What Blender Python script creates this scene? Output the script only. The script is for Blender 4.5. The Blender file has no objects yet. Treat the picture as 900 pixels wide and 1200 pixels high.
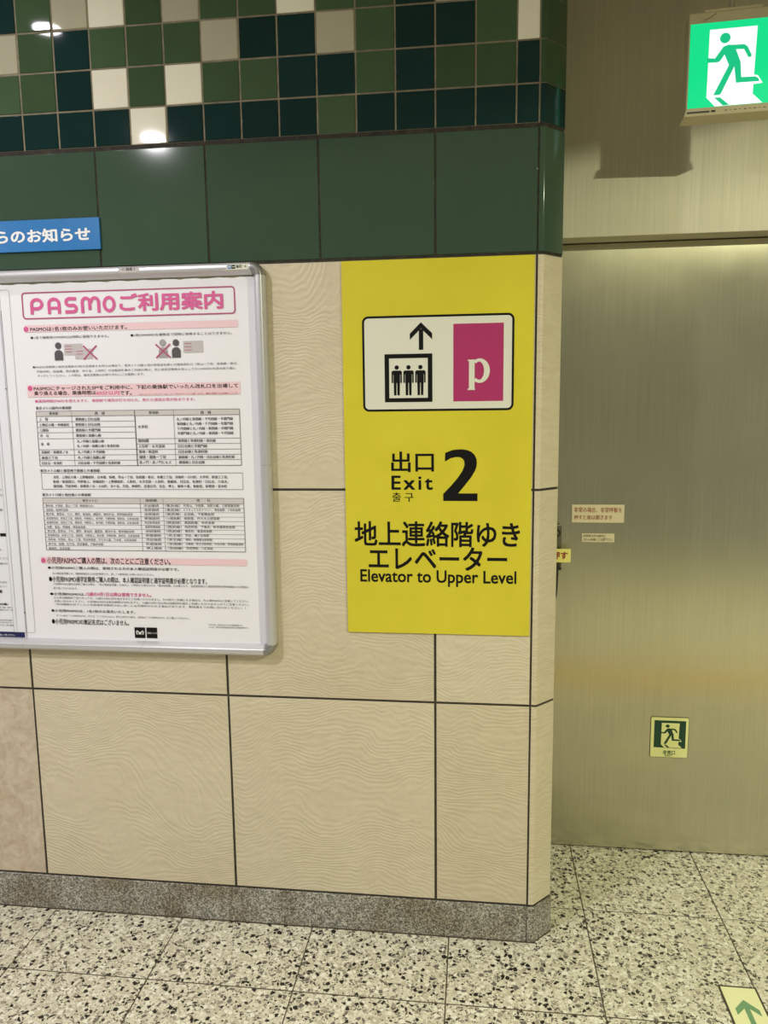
import bpy, bmesh, math, random
from mathutils import Matrix, Vector
random.seed(7)
SC = bpy.context.scene
COL = SC.collection

# ------------------------------------------------------------------ camera
F_PX = 889.62                      # focal length in pixels of the 900x1200 frame
yaw, pitch, roll = 0.12183, -0.13849, -0.01203
cy_, sy_ = math.cos(yaw), math.sin(yaw)
fw = Vector((-sy_*math.cos(pitch), cy_*math.cos(pitch), math.sin(pitch)))
r0 = Vector((cy_, sy_, 0)); u0 = r0.cross(fw)
rt = r0*math.cos(roll) + u0*math.sin(roll)
up = -r0*math.sin(roll) + u0*math.cos(roll)
cam_d = bpy.data.cameras.new('camera'); cam = bpy.data.objects.new('camera', cam_d); COL.objects.link(cam)
m = Matrix((rt, up, -fw)).transposed().to_4x4(); m.translation = Vector((0, -2.018, 1.5269))
cam.matrix_world = m
cam_d.sensor_fit = 'VERTICAL'; cam_d.sensor_height = 36; cam_d.lens = F_PX/1200*36
cam_d.clip_start = .05
SC.camera = cam

# ------------------------------------------------------------------ world, exposure
SC.view_settings.view_transform = 'Standard'; SC.view_settings.look = 'None'
SC.view_settings.gamma = 1; SC.view_settings.use_curve_mapping = False
SC.view_settings.exposure = -0.2
wd = bpy.data.worlds.new('world'); SC.world = wd; wd.use_nodes = True
wd.node_tree.nodes['Background'].inputs[0].default_value = (.97, 1.0, .90, 1)
wd.node_tree.nodes['Background'].inputs[1].default_value = .20

def lamp(name, loc, power, size, color, aim=None):
    ld = bpy.data.lights.new(name, 'AREA'); ld.shape = 'DISK'; ld.size = size; ld.energy = power; ld.color = color
    o = bpy.data.objects.new(name, ld); o.location = loc; COL.objects.link(o)
    if aim: o.rotation_euler = (Vector(aim)-Vector(loc)).to_track_quat('-Z', 'Y').to_euler()
    return o
CEIL = 2.8
YEL = (.98, 1.0, .70); NEU = (1.0, .96, 1.0)
# recessed ceiling lamps, the third an added unseen fill: (x, y, power, colour)
LAMPS = [(-1.43, -.56, 4, NEU), (-1.52, -1.62, 44, NEU), (-3.6, -2.8, 40, NEU), (2.04, -2.2, 128, YEL)]  # far-left lamp added to brighten the wall, clear of tile reflections
for x, y, p, c in LAMPS:
    lamp('downlight_or_fill_lamp', (x, y, CEIL-.012), p, .09, c)

# ------------------------------------------------------------------ materials
def mat(name, color=(.8, .8, .8), rough=.5, metal=0, emit=None, es=1, spec=None, coat=0):
    m = bpy.data.materials.new(name); m.use_nodes = True
    b = m.node_tree.nodes['Principled BSDF']
    b.inputs['Base Color'].default_value = (*color, 1); b.inputs['Roughness'].default_value = rough
    b.inputs['Metallic'].default_value = metal
    if spec is not None: b.inputs['Specular IOR Level'].default_value = spec
    if coat: b.inputs['Coat Weight'].default_value = coat; b.inputs['Coat Roughness'].default_value = .1
    if emit: b.inputs['Emission Color'].default_value = (*emit, 1); b.inputs['Emission Strength'].default_value = es
    return m
def srgb(r, g, b):
    f = lambda c: (c/255/12.92) if c/255 <= .04045 else ((c/255+.055)/1.055)**2.4
    return (f(r), f(g), f(b))
class NT:
    def __init__(s, m): s.m = m; s.t = m.node_tree; s.b = s.t.nodes['Principled BSDF']
    def n(s, typ, **kw):
        nd = s.t.nodes.new(typ)
        for k, v in kw.items():
            if k.startswith('i_'): nd.inputs[k[2:].replace('_', ' ')].default_value = v
            else: setattr(nd, k, v)
        return nd
    def l(s, a, b): s.t.links.new(a, b)
    def pos(s, scale=(1, 1, 1), rnd=False):
        g = s.n('ShaderNodeNewGeometry'); mp = s.n('ShaderNodeMapping'); mp.inputs['Scale'].default_value = scale
        s.l(g.outputs['Position'], mp.inputs['Vector'])
        if rnd:
            oi = s.n('ShaderNodeObjectInfo'); mu = s.n('ShaderNodeMath', operation='MULTIPLY'); mu.inputs[1].default_value = 37
            s.l(oi.outputs['Random'], mu.inputs[0])
            cb = s.n('ShaderNodeCombineXYZ'); s.l(mu.outputs[0], cb.inputs[0]); s.l(mu.outputs[0], cb.inputs[1]); s.l(mu.outputs[0], cb.inputs[2])
            s.l(cb.outputs[0], mp.inputs['Location'])
        return mp.outputs[0]
    def noise(s, vec, scale, detail=3, rough=.5, dist=0):
        nd = s.n('ShaderNodeTexNoise'); nd.inputs['Scale'].default_value = scale; nd.inputs['Detail'].default_value = detail
        nd.inputs['Roughness'].default_value = rough; nd.inputs['Distortion'].default_value = dist
        s.l(vec, nd.inputs['Vector']); return nd.outputs['Fac']
    def ramp(s, fac, stops, const=False):
        r = s.n('ShaderNodeValToRGB'); e = r.color_ramp.elements
        if const: r.color_ramp.interpolation = 'CONSTANT'
        while len(e) < len(stops): e.new(.5)
        for i, (p, c) in enumerate(stops): e[i].position = p; e[i].color = (*c, 1)
        s.l(fac, r.inputs[0]); return r.outputs[0]
    def mix(s, fac, a, b, mode='MIX'):
        mx = s.n('ShaderNodeMix', data_type='RGBA', blend_type=mode)
        for sock, v in ((mx.inputs[0], fac), (mx.inputs[6], a), (mx.inputs[7], b)):
            if isinstance(v, (int, float)): sock.default_value = v
            elif isinstance(v, tuple): sock.default_value = (*v, 1)
            else: s.l(v, sock)
        return mx.outputs[2]
    def bump(s, h, strength, dist):
        bp = s.n('ShaderNodeBump'); bp.inputs['Strength'].default_value = strength; bp.inputs['Distance'].default_value = dist
        s.l(h, bp.inputs['Height']); s.l(bp.outputs[0], s.b.inputs['Normal'])
    def color(s, c): s.l(c, s.b.inputs['Base Color'])

def beige_mat():
    m = mat('beige_slate_tile', srgb(205, 190, 160), .42, spec=.4); t = NT(m)
    v = t.pos((1.0, 1.0, 1.0), True)
    w1 = t.noise(v, 1.6, 2, .5)
    wv = t.n('ShaderNodeTexWave', wave_type='BANDS', bands_direction='Z'); wv.inputs['Scale'].default_value = 24
    wv.inputs['Distortion'].default_value = 22; wv.inputs['Detail'].default_value = 3.5; wv.inputs['Detail Scale'].default_value = .35
    lf = t.n('ShaderNodeTexNoise'); lf.inputs['Scale'].default_value = 2.6; lf.inputs['Detail'].default_value = 1; t.l(v, lf.inputs['Vector'])
    vw = t.n('ShaderNodeVectorMath', operation='MULTIPLY_ADD'); t.l(lf.outputs['Color'], vw.inputs[0]); vw.inputs[1].default_value = (.3, .3, .5); t.l(v, vw.inputs[2])
    t.l(vw.outputs[0], wv.inputs['Vector'])
    fine = t.noise(t.pos((14, 14, 55), True), 1.4, 4, .6, .6)
    a = t.n('ShaderNodeMath', operation='MULTIPLY_ADD'); t.l(fine, a.inputs[0]); a.inputs[1].default_value = .55; t.l(wv.outputs['Fac'], a.inputs[2])
    c = t.ramp(w1, [(.3, srgb(207, 194, 168)), (.7, srgb(216, 205, 181))])
    c = t.mix(.12, c, t.ramp(fine, [(.35, srgb(160, 146, 120)), (.65, srgb(232, 222, 200))]))
    t.color(c); t.bump(a.outputs[0], .30, .0022); return m
def marble_mat():
    m = mat('pink_beige_marble_tile', (.6, .5, .4), .35); t = NT(m); v = t.pos((1, 1, 1), True)
    n1 = t.noise(v, 9, 5, .6, 1.5); n2 = t.noise(v, 30, 4, .6, .8)
    c = t.ramp(n1, [(.3, srgb(190, 176, 156)), (.5, srgb(208, 194, 174)), (.62, srgb(200, 178, 156)), (.75, srgb(222, 212, 196))])
    t.color(t.mix(.35, c, t.ramp(n2, [(.35, srgb(170, 150, 125)), (.7, srgb(232, 222, 205))]))); t.bump(n2, .25, .002); return m
def glaze(name, base, rough=.05, var=.12, bump=.04):
    m = mat(name, base, rough, spec=.15); t = NT(m)
    oi = t.n('ShaderNodeObjectInfo')
    n = t.noise(t.pos((1, 1, 1), True), 14, 3, .5)
    dk = tuple(c*(1-var*1.6) for c in base); lt = tuple(min(1, c*(1+var*1.6)) for c in base)
    c = t.ramp(oi.outputs['Random'], [(0, dk), (1, lt)])
    c = t.mix(.25, c, t.ramp(n, [(.3, dk), (.7, lt)])); t.color(c)
    t.bump(t.noise(t.pos((1, 1, 1), True), 9, 1), bump, .0008); return m
def granite_mat():
    m = mat('grey_granite', (.3, .3, .3), .45); t = NT(m); v = t.pos()
    n = t.noise(v, 230, 2, .9); n2 = t.noise(v, 6, 3)
    c = t.ramp(n, [(.36, srgb(58, 56, 54)), (.46, srgb(122, 119, 113)), (.54, srgb(168, 165, 158)), (.64, srgb(222, 220, 212))])
    t.color(t.mix(.8, c, t.ramp(n2, [(.35, srgb(200, 186, 162)), (.6, (1, 1, 1))]), 'MULTIPLY')); return m
def terrazzo_mat():
    m = mat('terrazzo', (.6, .58, .5), .38); t = NT(m); v = t.pos((1, 1, 1), True)
    nz = t.n('ShaderNodeTexNoise'); nz.inputs['Scale'].default_value = 60; nz.inputs['Detail'].default_value = 2; t.l(v, nz.inputs['Vector'])
    va = t.n('ShaderNodeVectorMath', operation='MULTIPLY_ADD'); t.l(nz.outputs['Color'], va.inputs[0]); va.inputs[1].default_value = (.010, .010, .010); t.l(v, va.inputs[2])
    def chips(scale, cut):
        vo = t.n('ShaderNodeTexVoronoi', feature='F1'); vo.inputs['Scale'].default_value = scale; t.l(va.outputs[0], vo.inputs['Vector'])
        ve = t.n('ShaderNodeTexVoronoi', feature='DISTANCE_TO_EDGE'); ve.inputs['Scale'].default_value = scale; t.l(va.outputs[0], ve.inputs['Vector'])
        sp = t.n('ShaderNodeSeparateColor'); t.l(vo.outputs['Color'], sp.inputs[0])
        gt = t.n('ShaderNodeMath', operation='GREATER_THAN'); t.l(ve.outputs['Distance'], gt.inputs[0]); gt.inputs[1].default_value = cut
        return sp.outputs[0], sp.outputs[1], gt.outputs[0]
    r1, g1, e1 = chips(85, .10)
    r2, g2, e2 = chips(170, .12)
    W1, W2, W3 = srgb(224, 219, 202), srgb(198, 191, 170), srgb(238, 235, 222)
    base = t.ramp(t.noise(v, 45, 3, .7), [(.3, srgb(192, 185, 164)), (.7, srgb(222, 217, 198))])
    small = t.ramp(r2, [(0, srgb(34, 32, 31)), (.13, srgb(116, 110, 102)), (.27, W2), (.5, W1), (.8, W3)], True)
    c = t.mix(e2, base, small)
    big = t.ramp(r1, [(0, srgb(26, 25, 25)), (.165, srgb(112, 106, 100)), (.25, srgb(160, 152, 138)), (.31, W2), (.40, W1), (.48, W3)], True)
    sel = t.n('ShaderNodeMath', operation='LESS_THAN'); t.l(r1, sel.inputs[0]); sel.inputs[1].default_value = .60
    ml = t.n('ShaderNodeMath', operation='MULTIPLY'); t.l(sel.outputs[0], ml.inputs[0]); t.l(e1, ml.inputs[1])
    c = t.mix(ml.outputs[0], c, big)
    t.color(c); t.bump(t.noise(v, 40, 3), .08, .002); return m
ROT = 0.0
def steel_mat(name, base, rough=.32, aniso=.8, stain=False):
    m = mat(name, base, rough, 1.0); t = NT(m)
    br = t.noise(t.pos((260, 260, 3.0)), 1.0, 4, .65)
    cl = t.noise(t.pos((1, 1, 1)), 3.5, 4, .6)
    lt = tuple(min(1, c*1.10) for c in base); dk = tuple(c*.86 for c in base)
    c = t.ramp(br, [(.3, dk), (.7, lt)]); c = t.mix(.3, c, t.ramp(cl, [(.35, dk), (.65, lt)])); t.color(c)
    rr = t.n('ShaderNodeMapRange'); t.l(cl, rr.inputs[0]); rr.inputs[3].default_value = rough-.04; rr.inputs[4].default_value = rough+.08
    t.l(rr.outputs[0], t.b.inputs['Roughness'])
    tg = t.n('ShaderNodeTangent', direction_type='RADIAL', axis='Z'); t.l(tg.outputs[0], t.b.inputs['Tangent'])
    t.b.inputs['Anisotropic'].default_value = aniso; t.b.inputs['Anisotropic Rotation'].default_value = ROT
    t.bump(br, .06, .0006); return m
def paper_mat(name, base):
    m = mat(name, base, .38, spec=.35); t = NT(m)
    n = t.noise(t.pos((1, 1, 1)), 11, 3, .5, .6); t.bump(n, .25, .004); return m
def dirt(name, a, b, sc=40, rough=.8):
    m = mat(name, a, rough); t = NT(m); t.color(t.ramp(t.noise(t.pos(), sc, 4, .6), [(.35, a), (.65, b)])); return m

M = {}
M['beige'] = beige_mat(); M['marble'] = marble_mat(); M['granite'] = granite_mat(); M['terrazzo'] = terrazzo_mat()
M['green_big'] = glaze('dark_green_glazed_tile', srgb(64, 84, 68), .09, .05, .03)
M['green'] = glaze('moss_green_glazed_tile', srgb(66, 88, 62), .05)
M['dark'] = glaze('blue_black_green_glazed_tile', srgb(19, 47, 46), .05, .1)
M['cream'] = glaze('cream_glazed_tile', srgb(238, 234, 214), .05, .03)
M['taupe'] = glaze('taupe_glazed_tile', srgb(180, 175, 152), .05, .05)
M['grout'] = dirt('taupe_grout', srgb(118, 109, 88), srgb(142, 132, 108))
M['dark_grout'] = dirt('dark_brown_grout', srgb(28, 24, 18), srgb(56, 48, 36), 60)
M['joint'] = dirt('grey_brown_joint', srgb(46, 42, 38), srgb(66, 60, 53))
M['floor_joint'] = dirt('floor_joint', srgb(70, 62, 50), srgb(98, 88, 70))
M['steel_door'] = steel_mat('brushed_steel_door', srgb(192, 187, 160), .21); M['steel_door'].node_tree.nodes['Principled BSDF'].inputs['Metallic'].default_value = .7
M['steel_header'] = steel_mat('pale_brushed_steel', srgb(196, 190, 168), .5); M['steel_header'].node_tree.nodes['Principled BSDF'].inputs['Metallic'].default_value = .45
M['plaster'] = dirt('off_white_plaster', srgb(214, 208, 192), srgb(222, 217, 203), 5)
M['alu'] = mat('satin_aluminium', srgb(208, 207, 212), .36, .45)
M['alu_dark'] = mat('grey_corner_plastic', srgb(150, 150, 148), .35, .6)
M['paper'] = paper_mat('white_poster_paper', srgb(240, 239, 246))
M['paper_cool'] = paper_mat('cool_white_paper', srgb(234, 235, 244))
M['clear_edge'] = mat('grey_sheet_edge', srgb(150, 146, 142), .4)
M['back'] = mat('white_backboard', srgb(206, 200, 180), .5)
M['k'] = mat('black_print', srgb(15, 14, 16), .45, spec=.25)
M['g'] = mat('grey_print', srgb(74, 70, 72), .5)
M['p'] = mat('pink_print', srgb(214, 92, 148), .5)
M['title_pink'] = mat('title_pink_print', srgb(216, 92, 152), .5)
M['pale_pink'] = mat('pale_pink_print', srgb(240, 205, 214), .5)
M['rose'] = mat('rose_line_print', srgb(178, 74, 118), .5)
M['r'] = mat('dark_red_print', srgb(150, 52, 40), .5)
M['w'] = mat('white_print', srgb(240, 240, 240), .5)
M['d'] = mat('dark_green_print', srgb(14, 62, 42), .45)
M['navy'] = mat('navy_print', srgb(24, 30, 84), .4)
M['head_grey'] = mat('table_head_grey', srgb(206, 202, 202), .5)
M['icon_dark'] = mat('icon_dark_grey', srgb(84, 80, 84), .5)
M['icon_grey'] = mat('icon_mid_grey', srgb(164, 160, 162), .5)
M['icon_light'] = mat('icon_card_grey', srgb(196, 190, 192), .5)
M['yellow'] = mat('yellow_sign_film', srgb(224, 206, 30), .35, spec=.4)
t_ = NT(M['yellow']); t_.color(t_.ramp(t_.noise(t_.pos((1, 1, 1)), 5, 4), [(.3, srgb(212, 198, 52)), (.7, srgb(220, 208, 58))]))
M['magenta'] = mat('magenta_film', srgb(176, 52, 108), .35)
M['sign_white'] = mat('sign_white_film', srgb(226, 226, 212), .35)
M['blue'] = mat('blue_plate', srgb(24, 116, 186), .3)
M['sticker'] = mat('cream_sticker', srgb(226, 214, 182), .45)
M['lumi'] = mat('phosphorescent_cream', srgb(232, 232, 160), .4)
M['lumi_floor'] = mat('phosphorescent_floor_cream', srgb(240, 240, 190), .4)
M['arrow_green'] = mat('arrow_green_print', srgb(92, 142, 100), .4)
M['brown_frame'] = mat('dark_brown_edge', srgb(78, 66, 54), .6)
M['sign_body'] = mat('cream_sign_housing', srgb(196, 186, 150), .45)
M['black_metal'] = mat('dark_bronze_metal', srgb(58, 56, 44), .4, .6)
M['lock_metal'] = mat('lock_steel', srgb(120, 118, 96), .35, .8)
M['push_yellow'] = mat('push_plate_yellow', srgb(244, 234, 134), .35)
M['lit_green'] = mat('lit_green_panel', (0, .1, .05), .3, emit=srgb(0, 240, 150), es=.95)
M['lit_man'] = mat('lit_man_green_panel', (0, .1, .05), .3, emit=srgb(14, 208, 140), es=.95)
M['lit_white'] = mat('lit_white_panel', (.8, .8, .8), .3, emit=srgb(238, 244, 255), es=.95)
M['lamp'] = mat('lamp_diffuser', (1, 1, 1), .3, emit=(1, .95, .85), es=6)
M['tactile'] = dirt('yellow_tactile', srgb(204, 166, 66), srgb(214, 178, 84), 30)
M['rod'] = mat('cream_rod', srgb(170, 164, 140), .5)

# ------------------------------------------------------------------ builders
def link(name, me, parent=None, loc=(0, 0, 0)):
    o = bpy.data.objects.new(name, me); COL.objects.link(o); o.location = loc
    if parent is not None: o.parent = parent
    return o
def root(name, loc, label, cat, group=None, kind=None):
    o = link(name, None, None, loc)
    if label: o['label'] = label
    if cat: o['category'] = cat
    if group: o['group'] = group
    if kind: o['kind'] = kind
    return o
class MB:
    """collects geometry in world coordinates; build() makes ONE mesh object"""
    def __init__(s): s.v = []; s.f = []; s.mi = []; s.mats = []
    def _m(s, m):
        if m not in s.mats: s.mats.append(m)
        return s.mats.index(m)
    def add(s, verts, faces, m):
        k = len(s.v); s.v += [tuple(v) for v in verts]; i = s._m(m)
        for f in faces: s.f.append(tuple(k+a for a in f)); s.mi.append(i)
    def box(s, a, b, m):
        x0, y0, z0 = a; x1, y1, z1 = b
        v = [(x0,y0,z0),(x1,y0,z0),(x1,y1,z0),(x0,y1,z0),(x0,y0,z1),(x1,y0,z1),(x1,y1,z1),(x0,y1,z1)]
        s.add(v, [(0,3,2,1),(4,5,6,7),(0,1,5,4),(1,2,6,5),(2,3,7,6),(3,0,4,7)], m)
    def prism(s, prof, z0, z1, m):
        """prof: closed (x, y) outline counter-clockwise seen from above"""
        n = len(prof); v = [(x, y, z0) for x, y in prof]+[(x, y, z1) for x, y in prof]
        s.add(v, [(i, (i+1) % n, n+(i+1) % n, n+i) for i in range(n)]+[tuple(range(n-1, -1, -1)), tuple(range(n, 2*n))], m)
    def slab(s, pts, y0, y1, m):
        """pts: (x, z) outline; front face at y0, back at y1"""
        n = len(pts); v = [(x, y0, z) for x, z in pts]+[(x, y1, z) for x, z in pts]
        s.add(v, [(i, (i+1) % n, n+(i+1) % n, n+i) for i in range(n)]+[tuple(range(n-1, -1, -1)), tuple(range(n, 2*n))], m)
    def cyl(s, c, r, a, b, m, axis='z', n=20, r2=None):
        r2 = r if r2 is None else r2; v = []
        for h, rr in ((a, r), (b, r2)):
            for i in range(n):
                t = 2*math.pi*i/n; p, q = rr*math.cos(t), rr*math.sin(t)
                v.append({'z': (c[0]+p, c[1]+q, h), 'y': (c[0]+p, h, c[1]+q), 'x': (h, c[0]+p, c[1]+q)}[axis])
        s.add(v, [(i, (i+1) % n, n+(i+1) % n, n+i) for i in range(n)]+[tuple(range(n-1, -1, -1)), tuple(range(n, 2*n))], m)
    def build(s, name, parent=None, bevel=0, smooth=False, seg=2):
        off = Vector(parent.matrix_world.translation) if parent is not None else Vector((0, 0, 0))
        if parent is not None:
            off = Vector(parent.location); p = parent.parent
            while p: off += Vector(p.location); p = p.parent
        me = bpy.data.meshes.new(name)
        me.from_pydata([tuple(Vector(v)-off) for v in s.v], [], s.f)
        for mm in s.mats: me.materials.append(mm)
        me.polygons.foreach_set('material_index', s.mi)
        bm = bmesh.new(); bm.from_mesh(me); bmesh.ops.recalc_face_normals(bm, faces=bm.faces)
        if bevel:
            es = [e for e in bm.edges if len(e.link_faces) == 2 and e.calc_face_angle(0) > .5]
            nf = bmesh.ops.bevel(bm, geom=es, offset=bevel, segments=seg, affect='EDGES', profile=.6)['faces']
            for fc in nf: fc.smooth = True
        bm.to_mesh(me); bm.free()
        if smooth:
            for pl in me.polygons: pl.use_smooth = True
            me.set_sharp_from_angle(angle=math.radians(40))
        return link(name, me, parent)

class Print:
    """flat print: polygons in the plane of a sheet; P maps (u, v) on the sheet to a point"""
    def __init__(s, P): s.P = P; s.v = []; s.f = []
    def poly(s, pts, lift=0):
        lift += 2e-6*(len(s.f) % 90)                       # stacked a hair apart like layers of print
        k = len(s.v); s.v += [s.P(u, v, lift) for u, v in pts]; s.f.append(tuple(range(k, k+len(pts))))
    def rect(s, u0, v0, u1, v1, lift=0): s.poly([(u0, v0), (u1, v0), (u1, v1), (u0, v1)], lift)
    def line(s, a, b, w, lift=0):
        (x0, y0), (x1, y1) = a, b; l = math.hypot(x1-x0, y1-y0) or 1; nx, ny = -(y1-y0)/l*w/2, (x1-x0)/l*w/2
        s.poly([(x0+nx, y0+ny), (x1+nx, y1+ny), (x1-nx, y1-ny), (x0-nx, y0-ny)], lift)
    def stroke(s, pts, w, lift=0):
        n = len(pts); L = []; R = []
        for i, (x, y) in enumerate(pts):
            a = pts[max(0, i-1)]; b = pts[min(n-1, i+1)]; dx, dy = b[0]-a[0], b[1]-a[1]; l = math.hypot(dx, dy) or 1
            L.append((x-dy/l*w/2, y+dx/l*w/2)); R.append((x+dy/l*w/2, y-dx/l*w/2))
        for i in range(n-1): s.poly([L[i], L[i+1], R[i+1], R[i]], lift)
    def disc(s, c, r, lift=0, n=20, ry=None):
        ry = r if ry is None else ry; s.poly([(c[0]+r*math.cos(2*math.pi*i/n), c[1]+ry*math.sin(2*math.pi*i/n)) for i in range(n)], lift)
    def rrect(s, u0, v0, u1, v1, r, lift=0): s.poly(rr_pts(u0, v0, u1, v1, r), lift)
    def ring(s, outer, inner, lift=0):
        n = len(outer)
        for i in range(n): j = (i+1) % n; s.poly([outer[i], outer[j], inner[j], inner[i]], lift)
    def text(s, body, wt, x0, x1, z0, z1, lift=0):
        vs, fs = glyphs(body, wt); xa = min(p[0] for p in vs); xb = max(p[0] for p in vs); ya = min(p[1] for p in vs); yb = max(p[1] for p in vs)
        sx = (x1-x0)/(xb-xa); sz = (z1-z0)/(yb-ya); k = len(s.v)
        s.v += [s.P(x0+(p[0]-xa)*sx, z0+(p[1]-ya)*sz, lift+2e-6*(i*len(SHIFT[wt])//len(vs))) for i, p in enumerate(vs)]
        s.f += [tuple(k+i for i in f) for f in fs]
    def build(s, name, mt, parent):
        off = Vector((0, 0, 0)); p = parent
        while p is not None: off += Vector(p.location); p = p.parent
        me = bpy.data.meshes.new(name); me.from_pydata([tuple(Vector(v)-off) for v in s.v], [], s.f)
        me.materials.append(mt); return link(name, me, parent)
def rr_pts(u0, v0, u1, v1, r, n=6):
    pts = []
    for cx, cy, a0 in ((u1-r, v1-r, 0), (u0+r, v1-r, 90), (u0+r, v0+r, 180), (u1-r, v0+r, 270)):
        for i in range(n+1):
            a = math.radians(a0+90*i/n); pts.append((cx+r*math.cos(a), cy+r*math.sin(a)))
    return pts
_g = {}
WT = {0: 0, 1: .012, 2: .022, 3: .034, 6: 0}
_c = [(math.cos(math.radians(a)), math.sin(math.radians(a))) for a in range(0, 360, 45)]
SHIFT = {0: [(0, 0)], 1: [(-1, 0), (1, 0)], 2: _c[1::2], 3: _c, 6: [(0, 0)]}
def glyphs(body, wt):
    if (body, wt) in _g: return _g[(body, wt)]
    cu = bpy.data.curves.new('lettering', 'FONT'); cu.body = body; cu.resolution_u = 6 if wt == 6 else 3
    if body == 'Exit': cu.space_character = 1.25
    o = bpy.data.objects.new('lettering', cu); me = bpy.data.meshes.new_from_object(o)
    vs = [(v.co.x, v.co.y) for v in me.vertices]; fs = [tuple(p.vertices) for p in me.polygons]
    bpy.data.objects.remove(o); bpy.data.meshes.remove(me); bpy.data.curves.remove(cu)
    # heavier weights: the same outline laid over itself, shifted by a hair in each direction
    d = WT[wt]; dirs = SHIFT[wt]; n = len(vs)
    vv = [(x+dx*d, y+dy*d) for dx, dy in dirs for x, y in vs]; ff = [tuple(i+k*n for i in f) for k in range(len(dirs)) for f in fs]
    _g[(body, wt)] = (vv, ff); return vv, ff
def wall_plane(y): return lambda u, v, lift=0: (u, y-lift, v)
def letter_parts(rows, P, parent, names, fine=False):
    by = {}
    for body, col, wt, x0, x1, z0, z1 in rows:
        if fine and (z1-z0 < .0165 or col == 'g') and wt < 3:                                   # fine print keeps the natural shape of its characters
            vs, fs = glyphs(body, wt); nat = (x1-x0)/(max(p[0] for p in vs)-min(p[0] for p in vs))*(max(p[1] for p in vs)-min(p[1] for p in vs))
            h = min(max(nat, .0048), {0: .0066 if col == 'g' or z1-z0 < .004 else .0074, 1: .0086, 2: .0118}[wt]); zc = (z0+z1)/2; z0, z1 = zc-h/2, zc+h/2
        by.setdefault(col, Print(P)).text(body, wt, x0, x1, z0, z1, .0003)
    for c, pr in by.items(): pr.build(names.get(c, 'lettering'), M[c], parent)
_tile = {}
def tile_mesh(kind, w, h, mt, th=.008, bev=.0015):
    """a tile standing in the wall: front at y=0, from (0,0) to (w,h), small cushioned edges"""
    key = (kind, round(w, 4), round(h, 4), mt.name)
    if key in _tile: return _tile[key]
    b = bev; r = .35*b
    rings = [((0, th, 0), 0), ((0, b, 0), 0), ((r, r, r), 1), ((b, 0, b), 1)]
    v = []; f = []
    for (ins, y, _), q in rings:
        i = ins; v += [(i, y, i), (w-i, y, i), (w-i, y, h-i), (i, y, h-i)]
    for k in range(3):
        for i in range(4): f.append((4*k+i, 4*k+(i+1) % 4, 4*k+4+(i+1) % 4, 4*k+4+i))
    f.append((12, 13, 14, 15))
    me = bpy.data.meshes.new(kind); me.from_pydata(v, [], f); me.materials.append(mt)
    for p in me.polygons: p.use_smooth = p.index < 12
    _tile[key] = me; return me
def put_tile(name, x0, z0, x1, z1, mt, parent, gap=.004, jy=0, bev=.0015):
    w, h = x1-x0-gap, z1-z0-gap
    return link(name, tile_mesh(name, w, h, mt, bev=bev), parent, (x0+gap/2, jy, z0+gap/2))

# ------------------------------------------------------------------ wording: (text, colour, weight, x0, x1, z0, z1) in metres
LEFT_TEXT = [
 ('ご確認ください', 'g', 0, -1.3864, -1.3531, 1.0189, 1.0227),
 ('・乗換のお願い', 'k', 3, -1.3953, -1.353, 0.9645, 0.9711),
 ('乗車券はお一人様、一枚です。', 'k', 1, -1.3981, -1.3415, 0.9552, 0.961),
 ('改札口でお確かめいただき、入場', 'k', 1, -1.3988, -1.3417, 0.9479, 0.9531),
 ('駅構内では歩きながらの操作、', 'k', 1, -1.4015, -1.3447, 0.9165, 0.9225),
 ('大変危険ですのでおやめください。', 'k', 1, -1.4022, -1.3453, 0.9096, 0.9155),
 ('のでご理解ください。車内、駅構内', 'k', 1, -1.4029, -1.3424, 0.9014, 0.9075),
 ('くわしくは駅係員にご覧ください。', 'w', 1, -1.4279, -1.3394, 0.8713, 0.8789),
 ('のりばの', 'g', 0, -1.3833, -1.3521, 1.0313, 1.0352),
 ('に', 'g', 0, -1.3498, -1.344, 1.2996, 1.3098),
 ('は', 'g', 0, -1.3513, -1.3444, 1.2829, 1.2936),
 ('駅', 'k', 0, -1.3552, -1.3471, 1.2387, 1.2518),
 ('■', 'k', 1, -1.3612, -1.3432, 1.1697, 1.1769),
 ('改札', 'g', 0, -1.3951, -1.3569, 1.1259, 1.1334),
 ('発行日ごとに', 'g', 0, -1.3973, -1.3427, 1.1011, 1.1075),
 ('その他の', 'g', 0, -1.3987, -1.345, 1.0854, 1.0918),
 ('■', 'g', 1, -1.3966, -1.3697, 0.9967, 1.015),
]
SIGN_TEXT = [
 ('出口', 'k', 2, -0.2255, -0.1115, 1.3521, 1.4068),
 ('Exit', 'k', 2, -0.2253, -0.1149, 1.3044, 1.3427),
 ('출 구', 'k', 1, -0.2237, -0.1664, 1.2724, 1.2972),
 ('2', 'k', 6, -0.0869, 0.0036, 1.2749, 1.412),
 ('地上連絡階ゆき', 'k', 2, -0.3277, 0.1158, 1.1502, 1.2197),
 ('エレベーター', 'k', 2, -0.29, 0.0831, 1.0857, 1.1499),
 ('Elevator to Upper Level', 'k', 2, -0.3138, 0.1078, 1.0405, 1.086),
]
BLUE_TEXT = [
 ('駅からのお知らせ', 'w', 3, -1.4028, -1.0309, 1.9764, 2.0129),
]
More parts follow.
